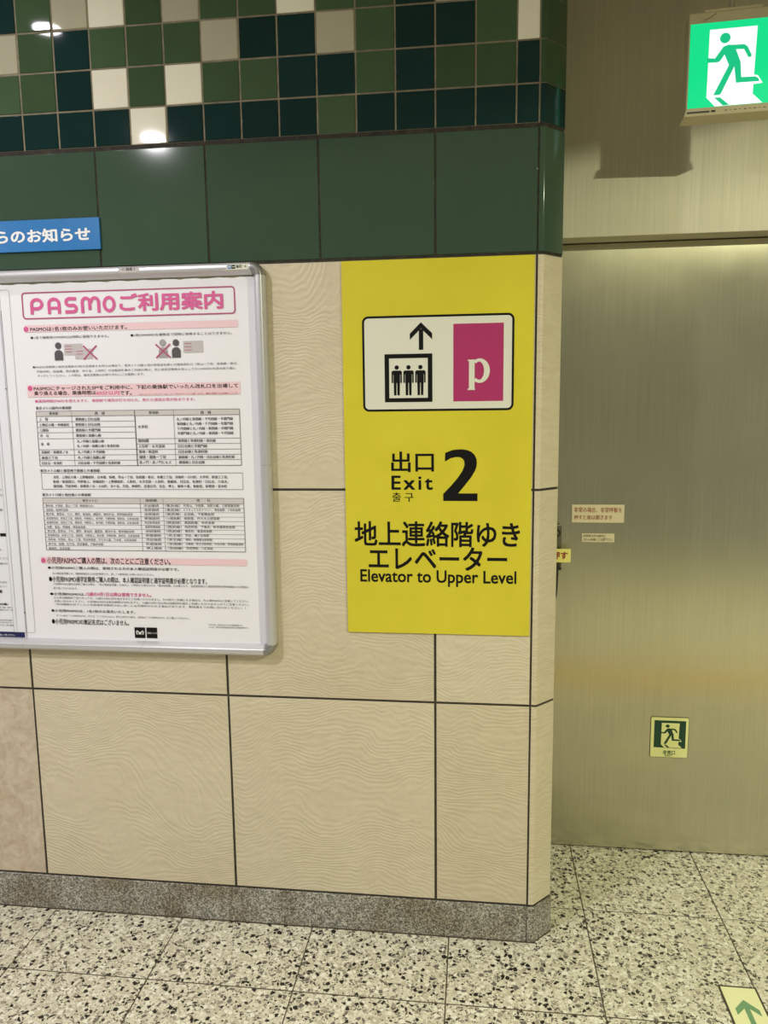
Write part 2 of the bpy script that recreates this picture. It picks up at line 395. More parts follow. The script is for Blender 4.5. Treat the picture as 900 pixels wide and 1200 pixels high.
DOOR_TEXT = [
 ('非常の場合、非常呼板を', 'r', 1, 0.3183, 0.4704, 1.1755, 1.1924),
 ('押すと扉は開きます', 'r', 1, 0.3189, 0.4408, 1.1519, 1.1668),
 ('非常時以外は絶対に', 'k', 0, 0.3494, 0.422, 1.0936, 1.1025),
 ('さわらぬ様にご注意下さい', 'k', 0, 0.3497, 0.443, 1.0809, 1.0908),
 ('押す', 'r', 3, 0.2461, 0.2957, 1.0275, 1.0533),
 ('非常口', 'd', 2, 0.6286, 0.6679, 0.3542, 0.3684),
 ('EXIT', 'd', 2, 0.636, 0.6602, 0.3476, 0.3538),
]
RAIL_TEXT = [
 ('11 掲番 2', 'g', 1, -0.9346, -0.8981, 1.8901, 1.8967),
 ('飯田・4', 'k', 1, -0.6227, -0.5959, 1.8873, 1.8932),
]
POSTER_TEXT = [
 ('ご利用案内', 'title_pink', 3, -0.9598, -0.6692, 1.7884, 1.8361),
 ('PASMOは1名1枚のみお使いいただけます。', 'k', 2, -1.2215, -0.9422, 1.7416, 1.7543),
 ('●1名で複数枚のPASMOは同時に使用できません。', 'k', 0, -1.2222, -0.9944, 1.7207, 1.7299),
 ('●1枚のPASMOを複数名で同時に使用することはできません。', 'k', 0, -0.9327, -0.6484, 1.7221, 1.7291),
 ('●PASMO定期券と磁気定期券の2枚の定期券をお持ちの場合で、東京メトロ線と他の鉄道会社線との連絡改札口（青山一丁目、後楽園・春日、', 'g', 0, -1.2224, -0.6356, 1.6416, 1.6495),
 ('門前仲町、西船橋、西日暮里、市ケ谷、人形町）の自動改札機をご利用の際は、先に磁気定期券を投入してからPASMOを読み取り部に', 'g', 0, -1.2105, -0.6419, 1.6295, 1.6364),
 ('タッチしてください。この際は、磁気定期券のお取り忘れにご注意願います。', 'g', 0, -1.2102, -0.8993, 1.6163, 1.6268),
 ('PASMOにチャージされたSF*をご利用中に、下記の乗換駅でいったん改札口を出場して', 'k', 2, -1.224, -0.637, 1.5802, 1.5933),
 ('乗り換える場合、乗換時間は', 'k', 2, -1.2237, -1.042, 1.5669, 1.5803),
 ('60分以内', 'p', 2, -1.0412, -0.9739, 1.5653, 1.5793),
 ('です。', 'k', 2, -0.9725, -0.9391, 1.5644, 1.5784),
 ('※ SF（ストアードフェア）とは、カード内にチャージ（入金）された、乗車に使用できる金額のことです。', 'r', 0, -0.9182, -0.6371, 1.5645, 1.5685),
 ('●乗換時間が60分を超えますと、乗換駅で運賃が打ち切られ、新たな運賃計算が始まります。', 'p', 1, -1.2229, -0.7593, 1.5468, 1.5576),
 ('東京メトロ線内の乗換駅', 'k', 1, -1.2224, -1.1163, 1.529, 1.5367),
 ('東京メトロ線と都営地下鉄線との乗換駅', 'k', 1, -1.2229, -1.0445, 1.3539, 1.3622),
 ('浅草、上野広小路・上野御徒町、日本橋、新橋、青山一丁目、後楽園・春日、本郷三丁目、淡路町・小川町、大手町、新宿三丁目、', 'k', 1, -1.1855, -0.6751, 1.3356, 1.3438),
 ('新宿・新宿西口、中野坂上、仲御徒町・上野御徒町、人形町、水天宮前・人形町、東銀座、日比谷、有楽町・日比谷、六本木、', 'k', 1, -1.1865, -0.6747, 1.3228, 1.3313),
 ('飯田橋、門前仲町、新御茶ノ水・小川町、市ケ谷、月島、神保町、清澄白河、住吉、押上、麻布十番、東新宿、秋葉原・岩本町', 'k', 1, -1.1865, -0.6789, 1.3095, 1.3189),
 ('東京メトロ線と他社線との乗換駅', 'k', 1, -1.2224, -1.0763, 1.2855, 1.2941),
 ('乗換駅', 'k', 1, -1.1838, -1.1565, 1.5139, 1.5216),
 ('路\u3000線', 'k', 1, -1.0494, -1.0197, 1.5133, 1.521),
 ('乗換駅', 'k', 1, -0.8933, -0.8643, 1.5134, 1.521),
 ('路\u3000線', 'k', 1, -0.7456, -0.7157, 1.5123, 1.5198),
 ('上\u3000野', 'k', 1, -1.2148, -1.1883, 1.4981, 1.5059),
 ('銀座線と日比谷線', 'k', 1, -1.1073, -1.0363, 1.4979, 1.5052),
 ('上野広小路・仲御徒町', 'k', 1, -1.216, -1.1259, 1.4828, 1.4901),
 ('銀座線と日比谷線', 'k', 1, -1.1084, -1.0359, 1.4828, 1.4902),
 ('三越前', 'k', 1, -1.2158, -1.1892, 1.4676, 1.4754),
 ('銀座線と半蔵門線', 'k', 1, -1.1085, -1.0355, 1.4676, 1.475),
 ('渋\u3000谷', 'k', 1, -1.216, -1.1894, 1.4523, 1.4602),
 ('銀座線と副都心線', 'k', 1, -1.1087, -1.0351, 1.4524, 1.4599),
 ('池\u3000袋', 'k', 1, -1.2155, -1.1888, 1.4288, 1.4368),
 ('淡路町・新御茶ノ水', 'k', 1, -1.2158, -1.1349, 1.4062, 1.4139),
 ('丸ノ内線と千代田線', 'k', 1, -1.1072, -1.0268, 1.4066, 1.4143),
 ('新宿三丁目', 'k', 1, -1.2156, -1.1687, 1.3903, 1.3983),
 ('丸ノ内線と副都心線', 'k', 1, -1.1078, -1.0269, 1.3908, 1.3986),
 ('日比谷・有楽町', 'k', 1, -1.2158, -1.1549, 1.3753, 1.3833),
 ('日比谷線・千代田線と有楽町線', 'k', 1, -1.1075, -0.9839, 1.3759, 1.3836),
 ('丸ノ内線と副都心線', 'k', 1, -1.1074, -1.0272, 1.4363, 1.4438),
 ('丸ノ内線・副都心線と有楽町線', 'k', 1, -1.1079, -0.9842, 1.4232, 1.4306),
 ('大手町', 'k', 1, -0.9267, -0.8974, 1.475, 1.4827),
 ('飯田橋', 'k', 1, -0.9281, -0.8973, 1.4365, 1.4443),
 ('東西線と有楽町線・南北線', 'k', 1, -0.8135, -0.7064, 1.4362, 1.4434),
 ('人形町・水天宮前', 'k', 1, -0.9276, -0.8513, 1.4214, 1.4289),
 ('日比谷線と半蔵門線', 'k', 1, -0.8138, -0.7308, 1.4212, 1.4287),
 ('築地・新富町', 'k', 1, -0.9275, -0.872, 1.4062, 1.414),
 ('日比谷線と有楽町線', 'k', 1, -0.8136, -0.7305, 1.4062, 1.4137),
 ('銀座・銀座一丁目', 'k', 1, -0.9274, -0.851, 1.3915, 1.3992),
 ('銀座線・丸ノ内線・日比谷線と有楽町線', 'k', 1, -0.8139, -0.6546, 1.3915, 1.3989),
 ('虎ノ門・虎ノ門ヒルズ', 'k', 1, -0.9279, -0.8351, 1.3767, 1.3845),
 ('銀座線と日比谷線', 'k', 1, -0.8137, -0.7401, 1.3769, 1.3846),
 ('丸ノ内線と東西線・千代田線・半蔵門線', 'k', 1, -0.8145, -0.655, 1.4956, 1.5018),
 ('東西線と丸ノ内線・千代田線・半蔵門線', 'k', 1, -0.8143, -0.6551, 1.4826, 1.489),
 ('千代田線と丸ノ内線・東西線・半蔵門線', 'k', 1, -0.814, -0.6551, 1.4697, 1.4762),
 ('半蔵門線と丸ノ内線・東西線・千代田線', 'k', 1, -0.8138, -0.6552, 1.4567, 1.4634),
 ('東京メトロ', 'k', 1, -1.1026, -1.0588, 1.2689, 1.2777),
 ('接続駅', 'k', 1, -0.9167, -0.8819, 1.2699, 1.2787),
 ('他\u3000\u3000社', 'k', 1, -0.7685, -0.7284, 1.2704, 1.2791),
 ('表参道、外苑前、青山一丁目（銀座線のみ）', 'k', 0, -1.2147, -1.0708, 1.2542, 1.263),
 ('渋谷接続', 'k', 0, -0.9227, -0.8785, 1.2554, 1.2637),
 ('（東急線）', 'k', 0, -0.8606, -0.8172, 1.2556, 1.264),
 ('代官山、中目黒、池尻大橋、三軒茶屋各駅', 'k', 0, -0.8073, -0.6464, 1.2559, 1.2641),
 ('浅草駅、稲荷町各駅', 'k', 0, -1.2146, -1.1474, 1.242, 1.2506),
 ('浅草接続', 'k', 0, -0.9225, -0.8783, 1.2434, 1.2518),
 ('（東武線）', 'k', 0, -0.8604, -0.8169, 1.2437, 1.252),
 ('とうきょうスカイツリー、東向島駅、小村井各駅', 'k', 0, -0.8071, -0.6436, 1.2439, 1.2523),
 ('新大塚、茗荷谷、千川、要町、東池袋、護国寺、雑司が谷、西早稲田各駅', 'k', 0, -1.2146, -0.9564, 1.2297, 1.2394),
 ('池袋接続', 'k', 0, -0.9223, -0.878, 1.2313, 1.2398),
 ('（東武線）', 'k', 0, -0.8601, -0.8166, 1.2317, 1.2401),
 ('北池袋、下板橋各駅', 'k', 0, -0.8068, -0.719, 1.232, 1.2401),
 ('新宿御苑前、新宿三丁目、西新宿、中野坂上、新中野、中野新橋、東新宿、北参道各駅', 'k', 0, -1.2146, -0.9391, 1.2175, 1.2274),
 ('新宿接続', 'k', 0, -0.9221, -0.8778, 1.2193, 1.2278),
 ('（小田急線）', 'k', 0, -0.8599, -0.8163, 1.2197, 1.2281),
 ('南新宿、代々木上原各駅', 'k', 0, -0.8065, -0.7039, 1.22, 1.2283),
 ('新宿御苑前、新宿三丁目、西新宿、中野坂上、新中野、中野新橋、東新宿、北参道各駅', 'k', 0, -1.2146, -0.9398, 1.2052, 1.2153),
 ('西武新宿接続', 'k', 0, -0.9219, -0.8776, 1.2072, 1.2157),
 ('（西武線）', 'k', 0, -0.8596, -0.8161, 1.2077, 1.2161),
 ('高田馬場、中井各駅', 'k', 0, -0.8062, -0.7192, 1.208, 1.2163),
 ('中野、落合、早稲田、神楽坂各駅', 'k', 0, -1.2145, -1.0986, 1.1929, 1.2021),
 ('高田馬場接続', 'k', 0, -0.9217, -0.8773, 1.1951, 1.2037),
 ('（西武線）', 'k', 0, -0.8594, -0.8158, 1.1956, 1.2041),
 ('西武新宿、下落合、新井薬師前各駅', 'k', 0, -0.8059, -0.6606, 1.196, 1.2048),
 ('新大塚、茗荷谷、千川、要町、東池袋、護国寺、雑司が谷、西早稲田各駅', 'k', 0, -1.2145, -0.9545, 1.1806, 1.191),
 ('池袋接続', 'k', 0, -0.9215, -0.8771, 1.183, 1.1916),
 ('（西武線）', 'k', 0, -0.8592, -0.8155, 1.1836, 1.1921),
 ('椎名町、東長崎各駅', 'k', 0, -0.8056, -0.7276, 1.184, 1.1923),
 ('新宿御苑前、新宿三丁目、西新宿、中野坂上、新中野、中野新橋、東新宿、北参道各駅', 'k', 0, -1.2145, -0.9391, 1.1683, 1.179),
 ('新宿接続', 'k', 0, -0.9213, -0.8769, 1.1709, 1.1796),
 ('（京王線）', 'k', 0, -0.8589, -0.8152, 1.1715, 1.1801),
 ('初台、幡ヶ谷各駅', 'k', 0, -0.8053, -0.7365, 1.172, 1.1803),
 ('表参道、外苑前、青山一丁目、明治神宮前、代々木公園、乃木坂、北参道各駅', 'k', 0, -1.2145, -0.9493, 1.156, 1.1668),
 ('渋谷接続', 'k', 0, -0.9211, -0.8766, 1.1588, 1.1675),
 ('（京王線）', 'k', 0, -0.8587, -0.815, 1.1594, 1.168),
 ('神泉、駒場東大前各駅', 'k', 0, -0.805, -0.7278, 1.1599, 1.1684),
 ('南千住、綾瀬、北千住、西日暮里、千駄木各駅', 'k', 0, -1.2145, -1.0488, 1.1436, 1.1537),
 ('町屋接続', 'k', 0, -0.9209, -0.8764, 1.1466, 1.1553),
 ('（京成線）', 'k', 0, -0.8584, -0.8147, 1.1473, 1.156),
 ('日暮里、新三河島各駅、千住大橋、京成関屋各駅', 'k', 0, -0.8048, -0.6395, 1.1478, 1.1572),
 ('錦糸町、住吉各駅', 'k', 0, -1.2144, -1.1496, 1.1312, 1.1403),
 ('押上接続', 'k', 0, -0.9207, -0.8762, 1.1344, 1.1432),
 ('（京成線）', 'k', 0, -0.8582, -0.8144, 1.1351, 1.1439),
 ('京成曳船、八広各駅', 'k', 0, -0.8045, -0.727, 1.1357, 1.1443),
 ('小児用PASMOご購入の際は、次のことにご注意ください。', 'k', 2, -1.2225, -0.8524, 1.0911, 1.1103),
 ('●小児用PASMOご購入の際は、使用される方の本人確認証明書が必要です。', 'k', 1, -1.2216, -0.8291, 1.0707, 1.0866),
 ('本人確認証明書とは、健康保険証または住民票等です。詳しくは駅係員にお問い合わせください。', 'g', 0, -1.2094, -0.9022, 1.0567, 1.0679),
 ('●小児用PASMO通学定期券ご購入の際は、本人確認証明書と通学証明書が必要となります。', 'k', 1, -1.2207, -0.7493, 1.0371, 1.054),
 ('小児用PASMO通学定期券ご購入の際は、「本人確認証明書」のほかに、小学校から発行された「通学証明書」が必要となり、当該通学者から通学定期券利用申請書までの発売は', 'g', 0, -1.2085, -0.6297, 1.023, 1.0393),
 ('取り扱いできかねます。', 'g', 0, -1.2091, -1.1357, 1.0149, 1.0224),
 ('●小児用PASMOは、', 'k', 1, -1.2205, -1.1132, 0.9956, 1.0076),
 ('12歳の4月1日以降は使用できません。', 'p', 2, -1.1105, -0.9141, 0.9967, 1.0093),
 ('ただ有効期間終了前であっても、12歳の3月31日を過ぎますとご利用いただけません。引き続きご利用になる場合は、大人用PASMOに変更してください。', 'g', 0, -1.2101, -0.6294, 0.982, 0.9992),
 ('お問い合わせください。小児用PASMOは有効期限が切れますと、12歳の4月1日以降は自動改札機をご利用いただけませんのでご注意ください。', 'g', 0, -1.2094, -0.6298, 0.9724, 0.9886),
 ('（有効期間の終了した小児用通学定期券の払い戻しには手数料がかかる場合があります。駅係員までお問い合わせください。）', 'g', 0, -1.2067, -0.6394, 0.9624, 0.9796),
 ('●小児用PASMOは、1名1枚のみ発売いたします。', 'k', 1, -1.2205, -0.9655, 0.9439, 0.9602),
 ('すでに他の「小児用PASMO」または「こどもMy Suica」等をお持ちの場合、2枚目の「小児用PASMO」はご購入できません。', 'g', 0, -1.2067, -0.8049, 0.9288, 0.9453),
 ('●小児用PASMOの無記名式はございません。', 'k', 1, -1.2215, -0.9858, 0.9116, 0.9285),
 ('PASMOは、株式会社パスモの登録商標です。', 'g', 0, -0.7494, -0.6495, 0.9169, 0.9239),
 ('Suicaは、東日本旅客鉄道株式会社の登録商標です。', 'g', 0, -0.7497, -0.6325, 0.9098, 0.9173),
 ('東京メトロ', 'w', 1, -0.9327, -0.9048, 0.8872, 0.8964),
]

# ================================================================== the setting
# ------------------------------------------------------------------ floor
FX = [-.0725+.4027*k for k in range(-6, 5)]
FY = [.163+.4136*k for k in range(-3, 2)]
mb = MB(); mb.box((-4.5, -5.5, -.06), (4.5, .62, -.004), M['terrazzo']); floor = mb.build('floor'); floor['kind'] = 'structure'
mb = MB(); mb.box((FX[0], FY[0], -.004), (FX[-1], .58, -.0012), M['floor_joint']); mb.build('joint_bed', floor)
def floor_tile_mesh(w, d):
    me = bpy.data.meshes.new('floor_tile'); b = .0008
    v = [(0, 0, -.003), (w, 0, -.003), (w, d, -.003), (0, d, -.003), (0, 0, -b), (w, 0, -b), (w, d, -b), (0, d, -b), (b, b, 0), (w-b, b, 0), (w-b, d-b, 0), (b, d-b, 0)]
    f = []
    for k in range(2):
        for i in range(4): f.append((4*k+i, 4*k+(i+1) % 4, 4*k+4+(i+1) % 4, 4*k+4+i))
    f.append((8, 9, 10, 11)); me.from_pydata(v, [], f); me.materials.append(M['terrazzo']); return me
ft = {}
for i in range(len(FX)-1):
    for j in range(len(FY)):
        y1 = FY[j+1] if j+1 < len(FY) else .58
        w, d = FX[i+1]-FX[i]-.0034, y1-FY[j]-.0040
        key = round(d, 3)
        if key not in ft: ft[key] = floor_tile_mesh(w, d)
        link('floor_tile', ft[key], floor, (FX[i]+.0017, FY[j]+.0020, random.uniform(-.0002, .0002)))
tact = MB(); tact.box((0, 0, 0), (.297, .297, .004), M['tactile'])
for k in range(4): tact.box((.03+k*.07, .012, .004), (.055+k*.07, .285, .008), M['tactile'])
first = None
for k in range(12):
    if first is None: first = tact.build('tactile_tile', floor, bevel=.0015, seg=1); o = first
    else: o = first.copy(); COL.objects.link(o)
    o.location = (-1.2+.3*k, -1.35, -.0005)

# ------------------------------------------------------------------ ceiling with its lamps
mb = MB(); mb.box((-4.5, -5.5, CEIL), (4.5, .9, CEIL+.08), M['plaster']); ceiling = mb.build('ceiling'); ceiling['kind'] = 'structure'
first = None
for x, y, p, c in LAMPS:  # the added fill lamp gets a ring as well
    mb = MB(); n = 28
    ro, ri, z = .085, .064, CEIL
    v = []
    for r, zz in ((ro, z), (ro, z-.008), (ri+.006, z-.012), (ri, z-.006)):
        v += [(x+r*math.cos(2*math.pi*i/n), y+r*math.sin(2*math.pi*i/n), zz) for i in range(n)]
    f = [(k*n+i, k*n+(i+1) % n, (k+1)*n+(i+1) % n, (k+1)*n+i) for k in range(3) for i in range(n)]
    mb.add(v, f, M['alu']); mb.build('downlight_or_fill_ring', ceiling, smooth=True)
# unseen dropped soffit, its askew front edge shaped to shade the upper door wall
mb = MB(); mb.prism([(1.45, -2.358), (2.8, .288), (2.8, .419), (.2195, .419), (.2195, -.02), (.6, -1.0)], 2.70, CEIL, M['plaster'])
trim = mb.build('shading_soffit'); trim['kind'] = 'structure'

# ------------------------------------------------------------------ tiled wall with chamfered corner
XE, CH0, CH1 = .1505, (.166, 0.0), (.2185, .0555)
JY = .0022                         # joints lie this far behind the tile faces
core = [(-2.9, JY+.001), (.1500, JY+.001), (.1655, JY+.001), (.2155, .0565), (.2155, .62), (-2.9, .62)]
mb = MB(); mb.prism(core, 0, CEIL, M['joint']); wall = mb.build('wall_front'); wall['kind'] = 'structure'
def joint_zone(z0, z1, mt, name):
    e = .0008; mb = MB()
    mb.prism([(-2.88, JY), (.1495, JY), (.1652, JY), (.2162, .0562), (.2162, .070), (.21, .070), (.16, .0105), (-2.88, .010)], z0, z1, mt)
    return mb.build(name, wall)
joint_zone(.10, 1.9045, M['joint'], 'joint_mortar')
joint_zone(1.9045, 2.2160, M['dark_grout'], 'joint_mortar')
joint_zone(2.2160, CEIL-.005, M['grout'], 'joint_mortar')
BX = [-2.504, -1.904, -1.304, -.7045, -.110, XE]
BZ = [.114, .709, 1.304, 1.9045]
for i in range(len(BX)-1):
    for j in range(3):
        mt = M['marble'] if (i == 1 and j == 0) or (i == 0 and j == 1) else M['beige']
        o = put_tile('stone_tile', BX[i], BZ[j], BX[i+1], BZ[j+1], mt, wall, .0068, random.uniform(-.0003, .0003), .0008)
        if mt is M['marble']: o['label'] = 'pinkish marbled tile'
        else: o['label'] = 'beige ridged tile'
GX = [-2.506, -2.206, -1.906, -1.607, -1.308, -1.0085, -.7065, -.406, -.1065, XE]
for i in range(len(GX)-1):
    o = put_tile('glazed_tile', GX[i], 1.9075, GX[i+1], 2.2075, M['green_big'], wall, .0048, random.uniform(-.0002, .0003), .0014)
    o['label'] = 'large dark green tile'
MX = [-.4058+.1*k for k in range(-18, 6)]+[XE]
ROWS = {  # colours from the tile left of x = -1.3058 to the cut tile at the corner: k dark, g green, c cream, t taupe
    0: 'kkkkckkkkgkkkkk', 1: 'ggkcgcggkkgkggk', 2: 'tgkgggtkktgkkgc', 3: 'kgtcgtggcggktgg', 4: 'gkggkgcgktgkgkg', 5: 'ckggtkggkgcgkgt', 6:'gkgkggkcgkggtgk'}
CC = {'k': 'dark', 'g': 'green', 'c': 'cream', 't': 'taupe'}
for r, s in ROWS.items():
    z0 = 2.2145 if r == 0 else 2.3075+.0997*(r-1); z1 = 2.3075+.0997*r
    if z0 > CEIL-.04: continue
    z1 = min(z1, CEIL)
    s = ''.join(random.choice('kggkgct') for _ in range(24-len(s)))+s
    for i in range(24):
        o = put_tile('mosaic_tile', MX[i], z0, MX[i+1], z1, M[CC[s[i]]], wall, .0042, random.uniform(-.0003, .0003), .0022)
        # every tile is laid a touch out of true
        o.rotation_euler = (random.uniform(-.0015, .0015), 0, random.uniform(-.0015, .0015))
# corner pieces wrapping the chamfer
def corner(z0, z1, mt, name, label, out=0.0, gap=.004):
    a = out
    prof = [(XE+.002, -a), (.1625+a*.3, -a), (.1658+a*.4, .0008-a), (.1684+a*.5, .0030-a*.9)]
    prof += [(.2172+a*.8, .0545-a*.5), (.2185+a, .0570), (.2185+a, .075), (.210, .075), (.158, .011), (XE+.002, .011)]
    mb = MB(); mb.prism(prof, z0+gap/2, z1-gap/2, mt)
    o = mb.build(name, wall, smooth=True); o['label'] = label; return o
for j in range(3): corner(BZ[j], BZ[j+1], M['beige'], 'corner_tile', 'beige ridged corner tile', gap=.0068)
corner(1.9075, 2.2075, M['green_big'], 'corner_tile', 'dark green corner tile')
for r, k in enumerate('kggggkg'):
    z0 = 2.2145 if r == 0 else 2.3075+.0997*(r-1); z1 = min(2.3075+.0997*r, CEIL)
    corner(z0, z1, M[CC[k]], 'corner_tile', 'dark blue-green corner tile' if k == 'k' else 'moss green corner tile', gap=.0035)
# return of the wall towards the door, beyond the chamfer
for (z0, z1, mt) in ((.114, .709, 'beige'), (.709, 1.304, 'beige'), (1.304, 1.9045, 'beige'), (1.9075, 2.2075, 'green_big'), (2.2125, CEIL, 'green')):
    mb = MB(); mb.box((.2140, .078, z0+.002), (.2175, .40, z1-.002), M[mt]); mb.build('return_tile', wall, bevel=.0008, seg=1)
# granite plinth
mb = MB(); mb.box((-2.9, -.002, 0), (.1475, .02, .1105), M['granite'])
base = mb.build('baseboard_front', bevel=.0012, seg=1); base['kind'] = 'structure'
prof = [(.1492, -.002), (.1655, -.002), (.1690, -.0005), (.2215, .0550), (.2215, .40), (.2100, .40), (.2100, .058), (.162, .010), (.1492, .010)]
mb = MB(); mb.prism(prof, 0, .1105, M['granite']); o = mb.build('plinth_corner_block', base, smooth=True)
mb = MB(); mb.prism([(-2.9, -.0035), (.150, -.0035), (.1665, -.0035), (.2232, .0545), (.2232, .40), (.2215, .40), (.2215, .0550), (.1660, -.002), (-2.9, -.002)], 0, .0035, M['brown_frame'])
mb.build('floor_sealant', base)

# ------------------------------------------------------------------ door wall
mb = MB(); mb.box((.2156, .42, 2.0235), (2.6, .60, CEIL), M['steel_header']); hd = mb.build('wall_back', bevel=.0015, seg=2); hd['kind'] = 'structure'
mb = MB(); mb.box((.2156, .56, 0), (2.6, .60, 2.0235), M['black_metal']); mb.build('door_pocket', hd)
door = root('door_1', (.90, .5, 0), None, None, kind='structure')
mb = MB(); mb.box((.2162, .5, .005), (1.62, .54, 2.0195), M['steel_door']); leaf = mb.build('door_leaf', door, bevel=.0015, seg=2)
# side jamb far right
mb = MB(); mb.box((1.66, .42, 0), (2.6, .56, 2.0235), M['steel_header']); jb = mb.build('trim_2', None, bevel=.002); jb['kind'] = 'structure'

# ================================================================== things on the tiled wall
# ------------------------------------------------------------------ yellow exit sign
ys = root('exit_direction_sign', (-.103, 0, .908), 'tall yellow wall sign reading Exit 2 and Elevator to Upper Level, beside the poster case', 'sign')
mb = MB(); mb.box((-.351, -.0052, .908), (.1438, -.0003, 1.9005), M['yellow']); mb.build('sign_panel', ys, bevel=.0006, seg=1)
P = wall_plane(-.0054)
letter_parts([r for r in SIGN_TEXT if r[0] != '2'], P, ys, {'k': 'lettering'})
pr = Print(P)
pr.poly([(-.0869+(x-448)*.000646, 1.2749+(267-y)*.000653) for x, y in ((455, 106), (456, 71), (485, 60), (505, 57.5), (525, 57), (545, 60), (562, 67), (575, 79), (583, 95), (585, 112), (583, 128), (577, 145), (562, 170), (538, 201), (509, 236), (588, 236), (588, 267), (448, 267), (448, 238), (480, 205), (508, 172), (526, 145), (535, 122), (534, 106), (528, 95), (516, 89), (500, 88), (480, 92))][::-1], .0003)
pr.build('large_numeral', M['k'], ys)
pr = Print(P); o_ = rr_pts(-.2985, .0, .0952, .2465, .016); z_ = 1.5128
outer = [(u, v+z_) for u, v in o_]; inner = [(u, v+z_) for u, v in rr_pts(-.2928, .0057, .0895, .2408, .0105)]
pr.poly(inner); pan = pr.build('pictogram_panel', M['sign_white'], ys)
pr = Print(P); pr.ring(outer, inner, .0002); pr.build('panel_border', M['k'], ys)
pr = Print(P)
pr.poly([(-.1443, 1.7411), (-.1734, 1.7125), (-.1734, 1.6968), (-.1443, 1.7255)], .0003)
pr.poly([(-.1443, 1.7411), (-.1443, 1.7255), (-.1151, 1.6972), (-.1151, 1.7128)], .0003)
pr.rect(-.1497, 1.671, -.1383, 1.724, .00035)
pr.build('up_arrow', M['k'], ys)
pr = Print(P)
pr.ring([(-.2402, 1.5368), (-.1148, 1.5368), (-.1148, 1.6614), (-.2402, 1.6614)], [(-.2284, 1.5475), (-.1268, 1.5475), (-.1268, 1.6503), (-.2284, 1.6503)], .0003)
for cx in (-.2083, -.1773, -.1462):
    pr.disc((cx, 1.6268), .0057, .0003)
    pr.poly([(cx-.0105, 1.6188), (cx+.0105, 1.6188), (cx+.0136, 1.6155), (cx+.0136, 1.5868), (cx+.0105, 1.5868), (cx+.0100, 1.5868), (cx+.0082, 1.5868), (cx-.0082, 1.5868), (cx-.0136, 1.5868), (cx-.0136, 1.6155)], .0003)
    pr.poly([(cx-.0082, 1.5875), (cx-.0008, 1.5875), (cx-.0012, 1.5545), (cx-.0076, 1.5545)], .0003)
    pr.poly([(cx+.0008, 1.5875), (cx+.0082, 1.5875), (cx+.0076, 1.5545), (cx+.0012, 1.5545)], .0003)
pr.build('lift_pictogram', M['k'], ys)
pr = Print(P)
for cx in (-.2083, -.1773, -.1462):
    pr.rect(cx-.0096, 1.5868, cx-.0088, 1.6085, .0005); pr.rect(cx+.0088, 1.5868, cx+.0096, 1.6085, .0005)
pr.build('pictogram_gap', M['sign_white'], ys)
pr = Print(P); pr.rect(-.0604, 1.5370, .0684, 1.7350, .0003); pr.build('magenta_panel', M['magenta'], ys)
pr = Print(P)
pr.rect(-.0200, 1.566, -.0055, 1.6432, .0006)                      # stem
pr.poly([(-.0235, 1.6436), (-.0055, 1.6436), (-.0055, 1.6375), (-.0235, 1.6405)], .0006)
pr.rect(-.0235, 1.566, -.0040, 1.5695, .0006)
n = 26; c0 = (.0075, 1.6150)
def bowl(rx, rz, ox=0): return [(c0[0]+ox+rx*math.cos(a), c0[1]+rz*math.sin(a)) for a in [math.radians(-128+256*i/n) for i in range(n+1)]]
O, I = bowl(.0262, .0312), bowl(.0128, .0232, -.0015)
for i in range(n): pr.poly([O[i], O[i+1], I[i+1], I[i]], .0006)
pr.build('letter_p', M['sign_white'], ys)

# ------------------------------------------------------------------ blue notice plate
bs = root('notice_heading_plate', (-1.2, 0, 1.954), 'bright blue plate with white Japanese lettering above the poster case', 'sign')
mb = MB(); mb.box((-1.46, -.0065, 1.9545), (-1.0045, -.0004, 2.0365), M['blue']); mb.build('plate', bs, bevel=.0005, seg=1)
letter_parts(BLUE_TEXT, wall_plane(-.0067), bs, {'w': 'lettering'})

# ------------------------------------------------------------------ poster case
FXL, FXR, FZB, FZT, FD = -2.06, -.5525, .8380, 1.9035, -.028
IN = .0305
cs = root('poster_case', (-1.3, 0, FZB), 'wide aluminium-framed poster case holding two white posters', 'display frame')
mb = MB(); mb.box((FXL+.01, -.0055, FZB+.01), (FXR-.01, -.0002, FZT-.01), M['back']); mb.build('backboard', cs)
RP = [(0, -.002), (.0, -.022), (.0022, -.0285), (.0060, -.0325), (.0080, -.0335), (.0190, -.034), (.0205, -.0330), (.0300, -.0150), (IN, -.0125), (IN, -.006)]   # (inward, y)
def rail(horizontal, a, b, edge, sgn, name):
    """an extruded rail along x or z from a to b; edge = outer edge coordinate, sgn = inward direction"""
    mb = MB(); v = []
    for t in (a, b):
        for q, y in RP: v.append((t, y, edge+sgn*q) if horizontal else (edge+sgn*q, y, t))
    n = len(RP); f = [(i, i+1, n+i+1, n+i) for i in range(n-1)]+[(n-1, 0, n, 2*n-1), tuple(range(n)), tuple(range(2*n-1, n-1, -1))]
    mb.add(v, f, M['alu']); return mb.build(name, cs, smooth=True)
RC = .034
for a, b in ((FXL+RC, -1.5456), (-1.545, -.9465), (-.9459, FXR-RC)): rail(True, a, b, FZT, -1, 'top_rail')
for a, b in ((FXL+RC, -1.3010), (-1.3004, -.9418), (-.9412, FXR-RC)): rail(True, a, b, FZB, 1, 'bottom_rail')
for a, b in ((FZB+RC, 1.3733), (1.3739, FZT-RC)): rail(False, a, b, FXR, -1, 'side_rail'); rail(False, a, b, FXL, 1, 'side_rail')
